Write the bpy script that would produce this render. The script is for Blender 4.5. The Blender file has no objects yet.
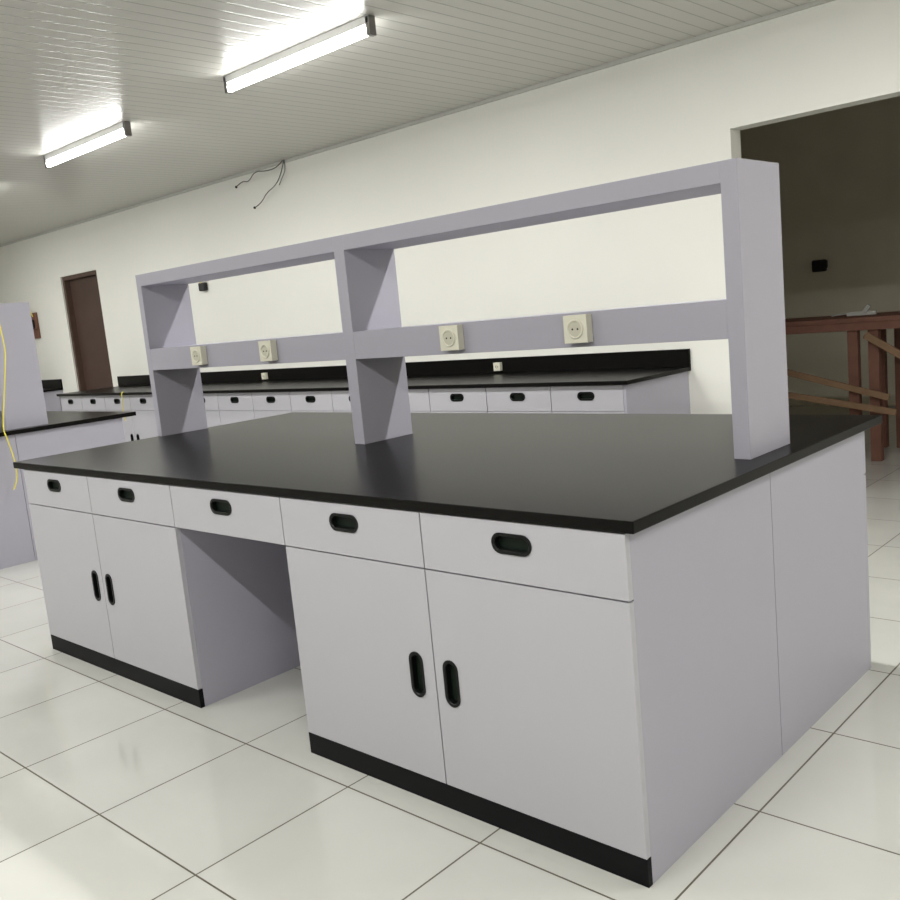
import bpy, bmesh, math
from mathutils import Matrix, Vector
scene=bpy.context.scene
col=scene.collection
try:
    scene.view_settings.view_transform='Standard'
except Exception: pass
scene.view_settings.exposure=0.0

# ------------------------------------------------------------ materials
def newmat(name):
    m=bpy.data.materials.new(name);m.use_nodes=True
    return m,m.node_tree,m.node_tree.nodes['Principled BSDF']
def simple(name,c,rough=.5,noise=.0,nscale=8,bump=0,bscale=200,metal=0,spec=.5):
    m,nt,b=newmat(name)
    b.inputs['Roughness'].default_value=rough
    b.inputs['Metallic'].default_value=metal
    b.inputs['Specular IOR Level'].default_value=spec
    tc=nt.nodes.new('ShaderNodeTexCoord')
    n=nt.nodes.new('ShaderNodeTexNoise');n.inputs['Scale'].default_value=nscale;n.inputs['Detail'].default_value=4
    nt.links.new(tc.outputs['Object'],n.inputs['Vector'])
    r=nt.nodes.new('ShaderNodeMapRange')
    r.inputs['To Min'].default_value=1-noise;r.inputs['To Max'].default_value=1+noise
    nt.links.new(n.outputs['Fac'],r.inputs['Value'])
    vm=nt.nodes.new('ShaderNodeVectorMath');vm.operation='SCALE';vm.inputs[0].default_value=c
    nt.links.new(r.outputs['Result'],vm.inputs['Scale'])
    nt.links.new(vm.outputs['Vector'],b.inputs['Base Color'])
    if bump>0:
        n2=nt.nodes.new('ShaderNodeTexNoise');n2.inputs['Scale'].default_value=bscale
        nt.links.new(tc.outputs['Object'],n2.inputs['Vector'])
        bp=nt.nodes.new('ShaderNodeBump');bp.inputs['Strength'].default_value=bump;bp.inputs['Distance'].default_value=.002
        nt.links.new(n2.outputs['Fac'],bp.inputs['Height']);nt.links.new(bp.outputs['Normal'],b.inputs['Normal'])
    return m
M_wall=simple('wall_paint',(.79,.785,.73),.7,.03,1.5,.1,60)
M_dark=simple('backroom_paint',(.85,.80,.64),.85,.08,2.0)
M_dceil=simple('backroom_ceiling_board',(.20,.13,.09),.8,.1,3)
M_lam=simple('laminate_grey',(.445,.438,.472),.42,.012,6,spec=.4)
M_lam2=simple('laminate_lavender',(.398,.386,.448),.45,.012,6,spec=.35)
M_edge=simple('gap_shadow_edge',(.04,.037,.045),.7)
M_top=simple('black_worktop',(.0050,.0046,.0042),.28,.15,5,.04,300,spec=.09)
M_kick=simple('black_plinth',(.004,.004,.005),.5,.1,spec=.12)
M_hand=simple('black_handle_plastic',(.004,.005,.0045),.35,spec=.2)
M_pocket=simple('handle_pocket',(.006,.012,.008),.5,spec=.2)
M_sock=simple('socket_cream',(.72,.70,.58),.35,.01)
M_sockd=simple('socket_inner',(.55,.53,.43),.45)
M_blk=simple('black_rubber',(.01,.01,.01),.6)
M_wire=simple('grey_wire',(.12,.12,.11),.6)
M_wood=simple('rough_wood',(.17,.075,.05),.75,.35,9)
M_wood2=simple('yellow_wood',(.22,.13,.07),.7,.2,9)
M_door=simple('door_dark_wood',(.060,.032,.022),.6,.25,5)
M_frame=simple('door_frame_wood',(.085,.05,.035),.6,.2,5)
M_yel=simple('yellow_cable',(.80,.70,.08),.4)
M_trim=simple('trim_pvc',(.50,.50,.46),.5)
M_white=simple('batten_white',(.8,.8,.8),.5)
M_metal=simple('lamp_cap_metal',(.25,.24,.23),.35,metal=.8)
def emit(name,c,s):
    m=bpy.data.materials.new(name);m.use_nodes=True;nt=m.node_tree
    nt.nodes.clear();e=nt.nodes.new('ShaderNodeEmission');o=nt.nodes.new('ShaderNodeOutputMaterial')
    e.inputs[0].default_value=(*c,1);e.inputs[1].default_value=s
    nt.links.new(e.outputs[0],o.inputs[0]);return m
M_tube=emit('fluorescent_tube',(1,1,.98),26)

def math_node(nt,op,a,b=None,c=None):
    n=nt.nodes.new('ShaderNodeMath');n.operation=op
    for i,x in enumerate((a,b,c)):
        if x is None: continue
        if isinstance(x,(int,float)): n.inputs[i].default_value=x
        else: nt.links.new(x,n.inputs[i])
    return n.outputs[0]
def line_mask(nt,coord,size,off,halfw):
    t=math_node(nt,'SUBTRACT',coord,off);t=math_node(nt,'DIVIDE',t,size)
    t=math_node(nt,'FRACT',t);t=math_node(nt,'SUBTRACT',t,.5);t=math_node(nt,'ABSOLUTE',t)
    t=math_node(nt,'SUBTRACT',.5,t);t=math_node(nt,'MULTIPLY',t,size)
    return math_node(nt,'LESS_THAN',t,halfw),t
def tile_floor():
    m,nt,b=newmat('floor_tiles')
    g=nt.nodes.new('ShaderNodeNewGeometry');s=nt.nodes.new('ShaderNodeSeparateXYZ')
    nt.links.new(g.outputs['Position'],s.inputs[0])
    S=.505
    mx,_=line_mask(nt,s.outputs['X'],S,.068,.0026);my,_=line_mask(nt,s.outputs['Y'],S,-.078,.0026)
    mk=math_node(nt,'MAXIMUM',mx,my)
    ix=math_node(nt,'FLOOR',math_node(nt,'DIVIDE',math_node(nt,'SUBTRACT',s.outputs['X'],.068),S))
    iy=math_node(nt,'FLOOR',math_node(nt,'DIVIDE',math_node(nt,'SUBTRACT',s.outputs['Y'],-.078),S))
    cb=nt.nodes.new('ShaderNodeCombineXYZ');nt.links.new(ix,cb.inputs[0]);nt.links.new(iy,cb.inputs[1])
    wn=nt.nodes.new('ShaderNodeTexWhiteNoise');nt.links.new(cb.outputs[0],wn.inputs['Vector'])
    n=nt.nodes.new('ShaderNodeTexNoise');n.inputs['Scale'].default_value=3;n.inputs['Detail'].default_value=6
    nt.links.new(g.outputs['Position'],n.inputs['Vector'])
    v=math_node(nt,'ADD',math_node(nt,'MULTIPLY',wn.outputs['Value'],.05),math_node(nt,'MULTIPLY',n.outputs['Fac'],.16))
    v=math_node(nt,'ADD',v,.87)
    vm=nt.nodes.new('ShaderNodeVectorMath');vm.operation='SCALE';vm.inputs[0].default_value=(.59,.59,.55)
    nt.links.new(v,vm.inputs['Scale'])
    mix=nt.nodes.new('ShaderNodeMix');mix.data_type='RGBA'
    nt.links.new(mk,mix.inputs[0]);nt.links.new(vm.outputs[0],mix.inputs[6]);mix.inputs[7].default_value=(.10,.085,.06,1)
    nt.links.new(mix.outputs[2],b.inputs['Base Color'])
    r=math_node(nt,'ADD',math_node(nt,'MULTIPLY',mk,.5),math_node(nt,'MULTIPLY',n.outputs['Fac'],.12))
    r=math_node(nt,'ADD',r,.03);nt.links.new(r,b.inputs['Roughness'])
    b.inputs['Specular IOR Level'].default_value=.65
    return m
M_floor=tile_floor()
def pvc():
    m,nt,b=newmat('ceiling_pvc')
    g=nt.nodes.new('ShaderNodeNewGeometry');s=nt.nodes.new('ShaderNodeSeparateXYZ')
    nt.links.new(g.outputs['Position'],s.inputs[0])
    mk,d=line_mask(nt,s.outputs['X'],.10,0,.004)
    mix=nt.nodes.new('ShaderNodeMix');mix.data_type='RGBA'
    nt.links.new(mk,mix.inputs[0]);mix.inputs[6].default_value=(.55,.54,.495,1);mix.inputs[7].default_value=(.30,.295,.265,1)
    nt.links.new(mix.outputs[2],b.inputs['Base Color'])
    b.inputs['Roughness'].default_value=.30
    bp=nt.nodes.new('ShaderNodeBump');bp.inputs['Distance'].default_value=.003;bp.inputs['Strength'].default_value=.4
    h=math_node(nt,'MINIMUM',math_node(nt,'MULTIPLY',d,100),1.0)
    nt.links.new(h,bp.inputs['Height']);nt.links.new(bp.outputs['Normal'],b.inputs['Normal'])
    return m
M_ceil=pvc()

# ------------------------------------------------------------ helpers
def obj(name,bm,mat,parent=None,bevel=0,smooth=False):
    me=bpy.data.meshes.new(name);bmesh.ops.recalc_face_normals(bm,faces=bm.faces);bm.to_mesh(me);bm.free()
    for x in (mat if isinstance(mat,list) else [mat]): me.materials.append(x)
    o=bpy.data.objects.new(name,me);col.objects.link(o)
    if parent: o.parent=parent
    if bevel:
        b=o.modifiers.new('bevel','BEVEL');b.width=bevel;b.segments=2;b.limit_method='ANGLE'
    if smooth:
        for p in me.polygons:p.use_smooth=True
    return o
def addbox(bm,x0,x1,y0,y1,z0,z1,mi=0):
    vs=[bm.verts.new(p) for p in [(x0,y0,z0),(x1,y0,z0),(x1,y1,z0),(x0,y1,z0),(x0,y0,z1),(x1,y0,z1),(x1,y1,z1),(x0,y1,z1)]]
    for f in [(0,3,2,1),(4,5,6,7),(0,1,5,4),(1,2,6,5),(2,3,7,6),(3,0,4,7)]:
        fc=bm.faces.new([vs[i] for i in f]);fc.material_index=mi
def box(name,x0,x1,y0,y1,z0,z1,mat,parent=None,bevel=0):
    bm=bmesh.new();addbox(bm,min(x0,x1),max(x0,x1),y0,y1,z0,z1);return obj(name,bm,mat,parent,bevel)
def beam(bm,a,b,w,h):
    a=Vector(a);b=Vector(b);d=(b-a);L=d.length;d.normalize()
    up=Vector((0,0,1)) if abs(d.z)<.95 else Vector((0,1,0))
    s=d.cross(up).normalized();u=s.cross(d)
    vs=[]
    for t in (a,b):
        for i,j in ((-1,-1),(1,-1),(1,1),(-1,1)): vs.append(bm.verts.new(t+s*i*w/2+u*j*h/2))
    for f in [(0,1,2,3),(7,6,5,4),(0,4,5,1),(1,5,6,2),(2,6,7,3),(3,7,4,0)]: bm.faces.new([vs[i] for i in f])
def stadium(cx,cz,hw,hh,n=10):
    r=min(hw,hh);pts=[]
    if hw>=hh:
        cs=[(hw-r,0,-90),(-(hw-r),0,90)]
    else:
        cs=[(0,hh-r,0),(0,-(hh-r),180)]
    for dx,dz,a0 in cs:
        for i in range(n+1):
            a=math.radians(a0+180*i/n);pts.append((cx+dx+r*math.cos(a),cz+dz+r*math.sin(a)))
    return pts
def front_panel(name,x0,x1,z0,z1,y0,th,hole,mat,parent):
    bm=bmesh.new()
    def loop(pts):
        v=[bm.verts.new((p[0],y0,p[1])) for p in pts]
        return [bm.edges.new((v[i],v[(i+1)%len(v)])) for i in range(len(v))]
    e=loop([(x0,z0),(x1,z0),(x1,z1),(x0,z1)])
    if hole: e+=loop(stadium(*hole))
    bmesh.ops.triangle_fill(bm,use_beauty=True,use_dissolve=False,edges=e)
    r=bmesh.ops.extrude_face_region(bm,geom=list(bm.faces))
    bmesh.ops.translate(bm,verts=[g for g in r['geom'] if isinstance(g,bmesh.types.BMVert)],vec=(0,th,0))
    return obj(name,bm,mat,parent)
def handle(name,cx,cz,hw,hh,y0,parent):
    bm=bmesh.new()
    spec=[(0,y0),(0.0005,y0-.003),(-.007,y0-.003),(-.009,y0-.001),(-.0095,y0+.0150)]
    loops=[]
    for off,y in spec:
        loops.append([bm.verts.new((p[0],y,p[1])) for p in stadium(cx,cz,hw+off,hh+off)])
    n=len(loops[0])
    for k in range(len(loops)-1):
        for i in range(n):
            bm.faces.new((loops[k][i],loops[k][(i+1)%n],loops[k+1][(i+1)%n],loops[k+1][i]))
    f=bm.faces.new(loops[-1]);f.material_index=1
    return obj(name,bm,[M_hand,M_pocket],parent)
def tube(name,pts,r,mat,parent=None):
    c=bpy.data.curves.new(name,'CURVE');c.dimensions='3D';c.bevel_depth=r;c.bevel_resolution=3
    s=c.splines.new('NURBS');s.points.add(len(pts)-1)
    for i,p in enumerate(pts): s.points[i].co=(*p,1)
    s.use_endpoint_u=True;s.order_u=3
    c.materials.append(mat)
    o=bpy.data.objects.new(name,c);col.objects.link(o)
    if parent:o.parent=parent
    return o
def empty(name,loc=(0,0,0)):
    e=bpy.data.objects.new(name,None);e.empty_display_size=.2;col.objects.link(e);e.location=loc;return e
def cyl(bm,c,r,h,axis='Y',seg=24,mi=0):
    m=Matrix.Translation(c)
    if axis=='Y': m=m@Matrix.Rotation(math.pi/2,4,'X')
    if axis=='X': m=m@Matrix.Rotation(math.pi/2,4,'Y')
    r_=bmesh.ops.create_cone(bm,cap_ends=True,segments=seg,radius1=r,radius2=r,depth=h,matrix=m)
    for v in r_['verts']:
        for f in v.link_faces: f.material_index=mi
def socket(name,x,y,z,parent,s=.042):
    bm=bmesh.new()
    addbox(bm,x-s,x+s,y-.03,y,z-s,z+s)
    n=32;R=.026*s/.042
    rings=[(R+.004,y-.0305),(R+.002,y-.034),(R-.001,y-.034),(R-.003,y-.0308)]
    L=[[bm.verts.new((x+r*math.cos(2*math.pi*i/n),yy,z+r*math.sin(2*math.pi*i/n))) for i in range(n)] for r,yy in rings]
    for k in range(3):
        for i in range(n): bm.faces.new((L[k][i],L[k][(i+1)%n],L[k+1][(i+1)%n],L[k+1][i]))
    f=bm.faces.new(L[-1]);f.material_index=1
    for dx in(-.0095,.0095): cyl(bm,(x+dx,y-.031,z),.0032,.002,'Y',12,2)
    for dz in(-1,1): addbox(bm,x-.003,x+.003,y-.0335,y-.0305,z+dz*(R-.004)-.002,z+dz*(R-.004)+.002,1)
    return obj(name,bm,[M_sock,M_sockd,M_blk],parent,bevel=.0025)

H=.85;HC=.825;ZK=.067;ZD=.671
D1=.615;X1=1.208;X2=1.837;D4=2.455;L=3.05;D=1.46
ZH=.768
# ------------------------------------------------------------ island bench
def island(ox):
    P=empty('lab_island_bench',(ox,0,0))
    g=.0022
    box('worktop',-3.135,.026,-.006,1.555,HC,H+.003,M_top,P,.003)
    for nm,xa in (('end_panel_right',-.018),('end_panel_left',-L)):
        box(nm+'_front',xa,xa+.018,.0185,.728,0,HC,M_lam2,P,.0006)
        box(nm+'_rear',xa,xa+.018,.731,D-.0188,0,HC,M_lam2,P,.0006)
    box('carcass_right',-X1+.018,-.018,.0195,.72,ZK,HC,M_edge,P)
    box('carcass_left',-L+.018,-X2-.018,.0195,.72,ZK,HC,M_edge,P)
    box('kneehole_panel_right',-X1,-X1+.018,.0185,.72,0,HC,M_lam2,P)
    box('kneehole_panel_left',-X2-.018,-X2,.0185,.72,0,HC,M_lam2,P)
    box('drawer_box_middle',-X2+.01,-X1-.01,.0195,.5,ZD+.01,HC,M_lam,P)
    box('center_back_panel',-L+.018,-.018,.72,.738,0,HC,M_lam2,P)
    box('carcass_rear',-L+.018,-.018,.738,D-.02,ZK,HC,M_edge,P)
    box('plinth_right',-X1,0,.001,.018,0,ZK,M_kick,P)
    box('plinth_left',-L,-X2,.001,.018,0,ZK,M_kick,P)
    box('plinth_rear',-L+.018,-.019,D-.0185,D-.001,0,ZK,M_kick,P)
    box('plinth_rear_end_cap',-.018,0,D-.0185,D-.001,0,ZK,M_lam2,P)
    xs=[0,-D1,-X1,-X2,-D4,-L]
    for i in range(5):
        a=xs[i+1]+(g if i<4 else 0);b=xs[i]-(g if i>0 else 0);c=(a+b)/2-.008
        front_panel('drawer_front_%d'%(i+1),a,b,ZD+g,HC-.003,0,.018,(c,ZH,.052,.019),M_lam,P)
        handle('drawer_pull_%d'%(i+1),c,ZH,.060,.0255,0,P)
        box('rear_drawer_front_%d'%(i+1),a,b,D-.0185,D,ZD+g,HC-.0005,M_lam2,P)
    doors=[(-D1,0,-D1+.058),(-X1,-D1,-D1-.068),(-D4,-X2,-D4+.055),(-L,-D4,-D4-.062)]
    for i,(a,b,hx) in enumerate(doors):
        a2=a+(g if a>-L else 0);b2=b-(g if b<0 else 0)
        front_panel('door_front_%d'%(i+1),a2,b2,ZK+.003,ZD-g,0,.018,(hx,.368,.018,.056),M_lam,P)
        handle('door_pull_%d'%(i+1),hx,.368,.0255,.064,0,P)
        box('rear_door_front_%d'%(i+1),a2,b2,D-.0185,D,ZK+.0005,ZD-g,M_lam2,P)
    y0,y1=.708,.970
    T,B=1.645,1.589
    for nm,a,b in (('shelf_post_right',-.090,-.042),('shelf_post_middle',-1.655,-1.597),('shelf_post_left',-3.134,-3.094)):
        box(nm,a,b,y0,y1,H+.003,T,M_lam2,P,.001)
    for k,(a,b) in enumerate(((-1.597,-.090),(-3.094,-1.655))):
        box('shelf_top_%d'%(k+1),a,b,y0,y1,B,T,M_lam2,P,.001)
        box('socket_raceway_%d'%(k+1),a,b,y0+.001,y1-.001,1.181,1.285,M_lam2,P,.001)
    for k,x in enumerate((-2.645,-2.12,-1.08,-.562)): socket('power_socket_%d'%(k+1),x,y0,1.237,P)
    return P
island(0);
I2=island(-4.93)

# ------------------------------------------------------------ wall benches
YW=3.609;YB=2.856
def wallbench(x0,x1,nmod):
    P=empty('lab_wall_bench',(x1,YW,0))
    W=x1-x0;d=YW-YB
    box('worktop',-W,0,-d,-.001,HC,H,M_top,P,.003)
    box('backsplash',-W,0,-.02,-.001,H,.962,M_top,P,.002)
    box('end_panel_right',-.040,-.022,-d+.0195,-.001,0,HC,M_lam2,P)
    box('end_panel_left',-W+.02,-W+.038,-d+.02,-.001,0,HC,M_lam2,P)
    box('carcass',-W+.038,-.040,-d+.040,-.001,ZK,HC,M_edge,P)
    box('plinth',-W+.038,-.040,-d+.03,-d+.04,0,ZK,M_kick,P)
    w=(W-.060)/nmod
    for i in range(nmod):
        b=-.040-i*w;a=b-w;c=(a+b)/2
        front_panel('drawer_front_%d'%(i+1),a+.003,b-.003,ZD,HC-.003,-d+.02,.018,(c,.762,.052,.019),M_lam,P)
        handle('drawer_pull_%d'%(i+1),c,.762,.060,.0255,-d+.02,P)
        hx=b-.06 if i%2 else a+.06
        front_panel('door_front_%d'%(i+1),a+.003,b-.003,ZK+.002,ZD-.003,-d+.02,.018,(hx,.37,.018,.056),M_lam,P)
        handle('door_pull_%d'%(i+1),hx,.37,.0255,.064,-d+.02,P)
    return P
B1=wallbench(-9.03,-1.76,14)
socket('power_socket_1',-1.535,-.02,.90,B1,.03)
socket('power_socket_2',-4.40,-.02,.90,B1,.03)
B2=wallbench(-12.9,-10.5,4)

# ------------------------------------------------------------ room shell
RX0,RX1,RY0,CZ=-13.0,3.6,-5.0,2.765
box('floor',RX0,RX1,RY0,8.0,-.1,0,M_floor)
box('ceiling',RX0,RX1,RY0,YW,CZ,CZ+.1,M_ceil)
WT=.13
bm=bmesh.new()
OX0,OX1,OZ=-1.43,.75,2.217
DX0,DX1,DZ=-10.11,-9.19,2.197
for a,b,z0,z1 in ((RX0,DX0,0,CZ),(DX0,DX1,DZ,CZ),(DX1,OX0,0,CZ),(OX0,OX1,OZ,CZ),(OX1,RX1,0,CZ)):
    addbox(bm,a,b,YW,YW+WT,z0,z1)
bmesh.ops.remove_doubles(bm,verts=bm.verts,dist=1e-5)
obj('wall_back',bm,M_wall)
box('wall_left',RX0-.15,RX0,RY0,YW+WT,0,CZ,M_wall)
box('wall_right',RX1,RX1+.15,RY0,8.0,0,CZ,M_wall)
box('wall_front',RX0,RX1,RY0-.15,RY0,0,CZ,M_wall)
box('trim_back',RX0,RX1,YW-.025,YW-.0005,CZ-.022,CZ-.0005,M_trim)
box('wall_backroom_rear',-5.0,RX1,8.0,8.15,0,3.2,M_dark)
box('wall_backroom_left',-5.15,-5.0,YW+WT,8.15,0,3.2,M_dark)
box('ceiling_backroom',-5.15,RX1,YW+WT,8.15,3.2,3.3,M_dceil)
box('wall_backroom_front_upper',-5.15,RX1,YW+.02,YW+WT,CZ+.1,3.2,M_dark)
D_=empty('door_1',(DX0,YW,0))
box('leaf',.045,DX1-DX0-.045,.085,.12,.005,DZ-.045,M_door,D_,.003)
box('frame_left',.001,.045,.02,.125,0,DZ-.001,M_frame,D_)
box('frame_right',DX1-DX0-.045,DX1-DX0-.001,.02,.125,0,DZ-.001,M_frame,D_)
box('frame_top',.045,DX1-DX0-.045,.02,.125,DZ-.045,DZ-.001,M_frame,D_)

# ------------------------------------------------------------ lamps
def lamp(x,y,LP,z=CZ,ms=None,c=(1,.995,.97)):
    P=empty('fluorescent_light_fixture',(x,y,z))
    box('batten',-.61,.61,-.022,.022,-.040,-.0005,M_white,P,.003)
    bm=bmesh.new();cyl(bm,(0,0,-.066),.021,1.17,'X',20)
    obj('tube',bm,ms or M_tube,P,smooth=True)
    for s in(-1,1): box('lamp_holder_%s'%('l' if s<0 else 'r'),s*.60-.014,s*.60+.014,-.022,.022,-.092,-.002,M_metal,P,.003)
    ld=bpy.data.lights.new('tube_light','AREA');ld.shape='RECTANGLE';ld.size=1.16;ld.size_y=.05;ld.energy=LP;ld.color=c
    lo=bpy.data.objects.new('tube_light',ld);col.objects.link(lo);lo.parent=P;lo.location=(0,0,-.090)
for x,y in ((-2.90,1.655),(-5.30,1.675),(-.5,1.655),(1.9,1.655),(-7.7,1.675),(-10.1,1.675)): lamp(x,y,35)
for x,y in ((-5.3,-1.7),(-2.9,-1.7),(-.5,-1.7),(1.9,-1.7),(-7.7,-1.7)): lamp(x,y,37)
lamp(2.6,5.6,7,3.2,emit('added_fill_tube',(1,.92,.75),2),(1,.9,.72))  # unseen fill fixture, added to brighten the back room

# ------------------------------------------------------------ small things
W=empty('hanging_electrical_wires',(-5.6,YW-.03,CZ))
tube('wire_1',[(.08,0,0),(.03,-.02,-.05),(-.12,-.03,-.06),(-.30,-.03,-.03),(-.40,-.03,-.11),(-.50,-.03,-.08),(-.60,-.03,-.12)],.0045,M_wire,W)
tube('wire_2',[(.10,0,0),(.06,-.02,-.12),(-.02,-.03,-.20),(-.16,-.03,-.24),(-.26,-.03,-.32),(-.36,-.03,-.34)],.0045,M_wire,W)
tube('wire_3',[(.10,0,0),(.14,-.02,-.08),(.06,-.02,-.16),(.02,-.02,-.2)],.004,M_wire,W)
for i,(x,z) in enumerate(((-.60,-.12),(-.36,-.34))):
    bm=bmesh.new();bmesh.ops.create_uvsphere(bm,u_segments=12,v_segments=8,radius=.012,matrix=Matrix.Translation((x,-.03,z)));obj('wire_tip_%d'%i,bm,M_blk,W)
J=empty('wall_junction_wire',(-7.01,YW,1.81))
box('stub',-.05,.05,-.05,-.001,-.04,.04,M_blk,J,.01);tube('lead',[(0,-.04,.03),(-.03,-.06,.08),(.05,-.05,.07)],.006,M_yel,J)
E=empty('electrical_panel_box',(-11.0,YW,1.68))
box('board',-.10,.10,-.03,-.001,-.18,.15,M_wood,E,.004);box('breaker',-.06,.05,-.07,-.03,-.06,.06,M_blk,E,.004)
tube('lead_1',[(-.05,-.05,.05),(-.1,-.06,.18),(0,-.06,.24),(.06,-.05,.1)],.008,M_yel,E)
tube('lead_2',[(0,-.05,-.05),(.12,-.06,-.1),(.15,-.05,.02)],.008,M_wood,E)
Y=empty('yellow_cable',(-4.9,.7,H))
tube('cable',[(-.03,.04,.75),(-.025,.05,.62),(-.012,.05,.5),(.03,.02,.42),(.02,-.02,.2),(.03,-.06,.02),(.045,-.05,-.03),(.04,-.02,-.2),(.04,-.03,-.32),(.04,-.06,-.36)],.004,M_yel,Y)
Y2=empty('yellow_cable',(-7.55,YB-.006,H))
tube('cable',[(0,.02,.006),(0,-.01,.004),(.02,-.012,-.06),(-.02,-.012,-.16),(.02,-.012,-.28)],.004,M_yel,Y2)

Wt=empty('wooden_trestle_table',(-1.3,5.4,0))
bm=bmesh.new()
for y in (-.22,0,.22): addbox(bm,-1.1,1.1,y-.105,y+.105,.985,1.02)
addbox(bm,-1.05,1.05,-.335,-.31,.93,.985)
obj('top_boards',bm,M_wood,Wt,.003)
bm=bmesh.new()
for x in (-.95,.0,.14,.95):
    for y in (-.28,.28): addbox(bm,x-.035,x+.035,y-.03,y+.03,0,.985)
obj('legs',bm,M_wood,Wt,.003)
bm=bmesh.new()
beam(bm,(-1.0,-.35,.80),(.25,-.35,.46),.02,.045);beam(bm,(-1.0,-.37,.58),(.3,-.37,.36),.02,.045);beam(bm,(.1,-.35,.9),(.95,-.35,.35),.02,.05)
obj('braces',bm,M_wood2,Wt,.003)
bm=bmesh.new()
beam(bm,(-.14,0,1.035),(.06,.02,1.035),.03,.03);beam(bm,(-.02,0,1.04),(.02,0,1.09),.025,.03);beam(bm,(-.26,.02,1.03),(-.14,0,1.04),.012,.012)
obj('hand_tool',bm,M_trim,Wt,.004)
K=empty('wall_cable_stub',(-2.61,8.0,1.44));box('box',-.07,.07,-.06,-.001,-.06,.06,M_blk,K,.015);box('plug',.03,.10,-.1,-.06,-.03,.05,M_blk,K,.01)

# ------------------------------------------------------------ world + camera
w=bpy.data.worlds.new('world');scene.world=w;w.use_nodes=True
w.node_tree.nodes['Background'].inputs[0].default_value=(.5,.5,.5,1);w.node_tree.nodes['Background'].inputs[1].default_value=.02
cd=bpy.data.cameras.new('camera');cam=bpy.data.objects.new('camera',cd);col.objects.link(cam)
cd.sensor_width=36;cd.lens=920.439/900*36;cd.clip_start=.05
cam.matrix_world=Matrix(((.73373,-.03061,.67875,1.0496),(.67285,.17153,-.71962,-1.626),(-.0944,.9847,.14645,1.3201),(0,0,0,1)))
scene.camera=cam
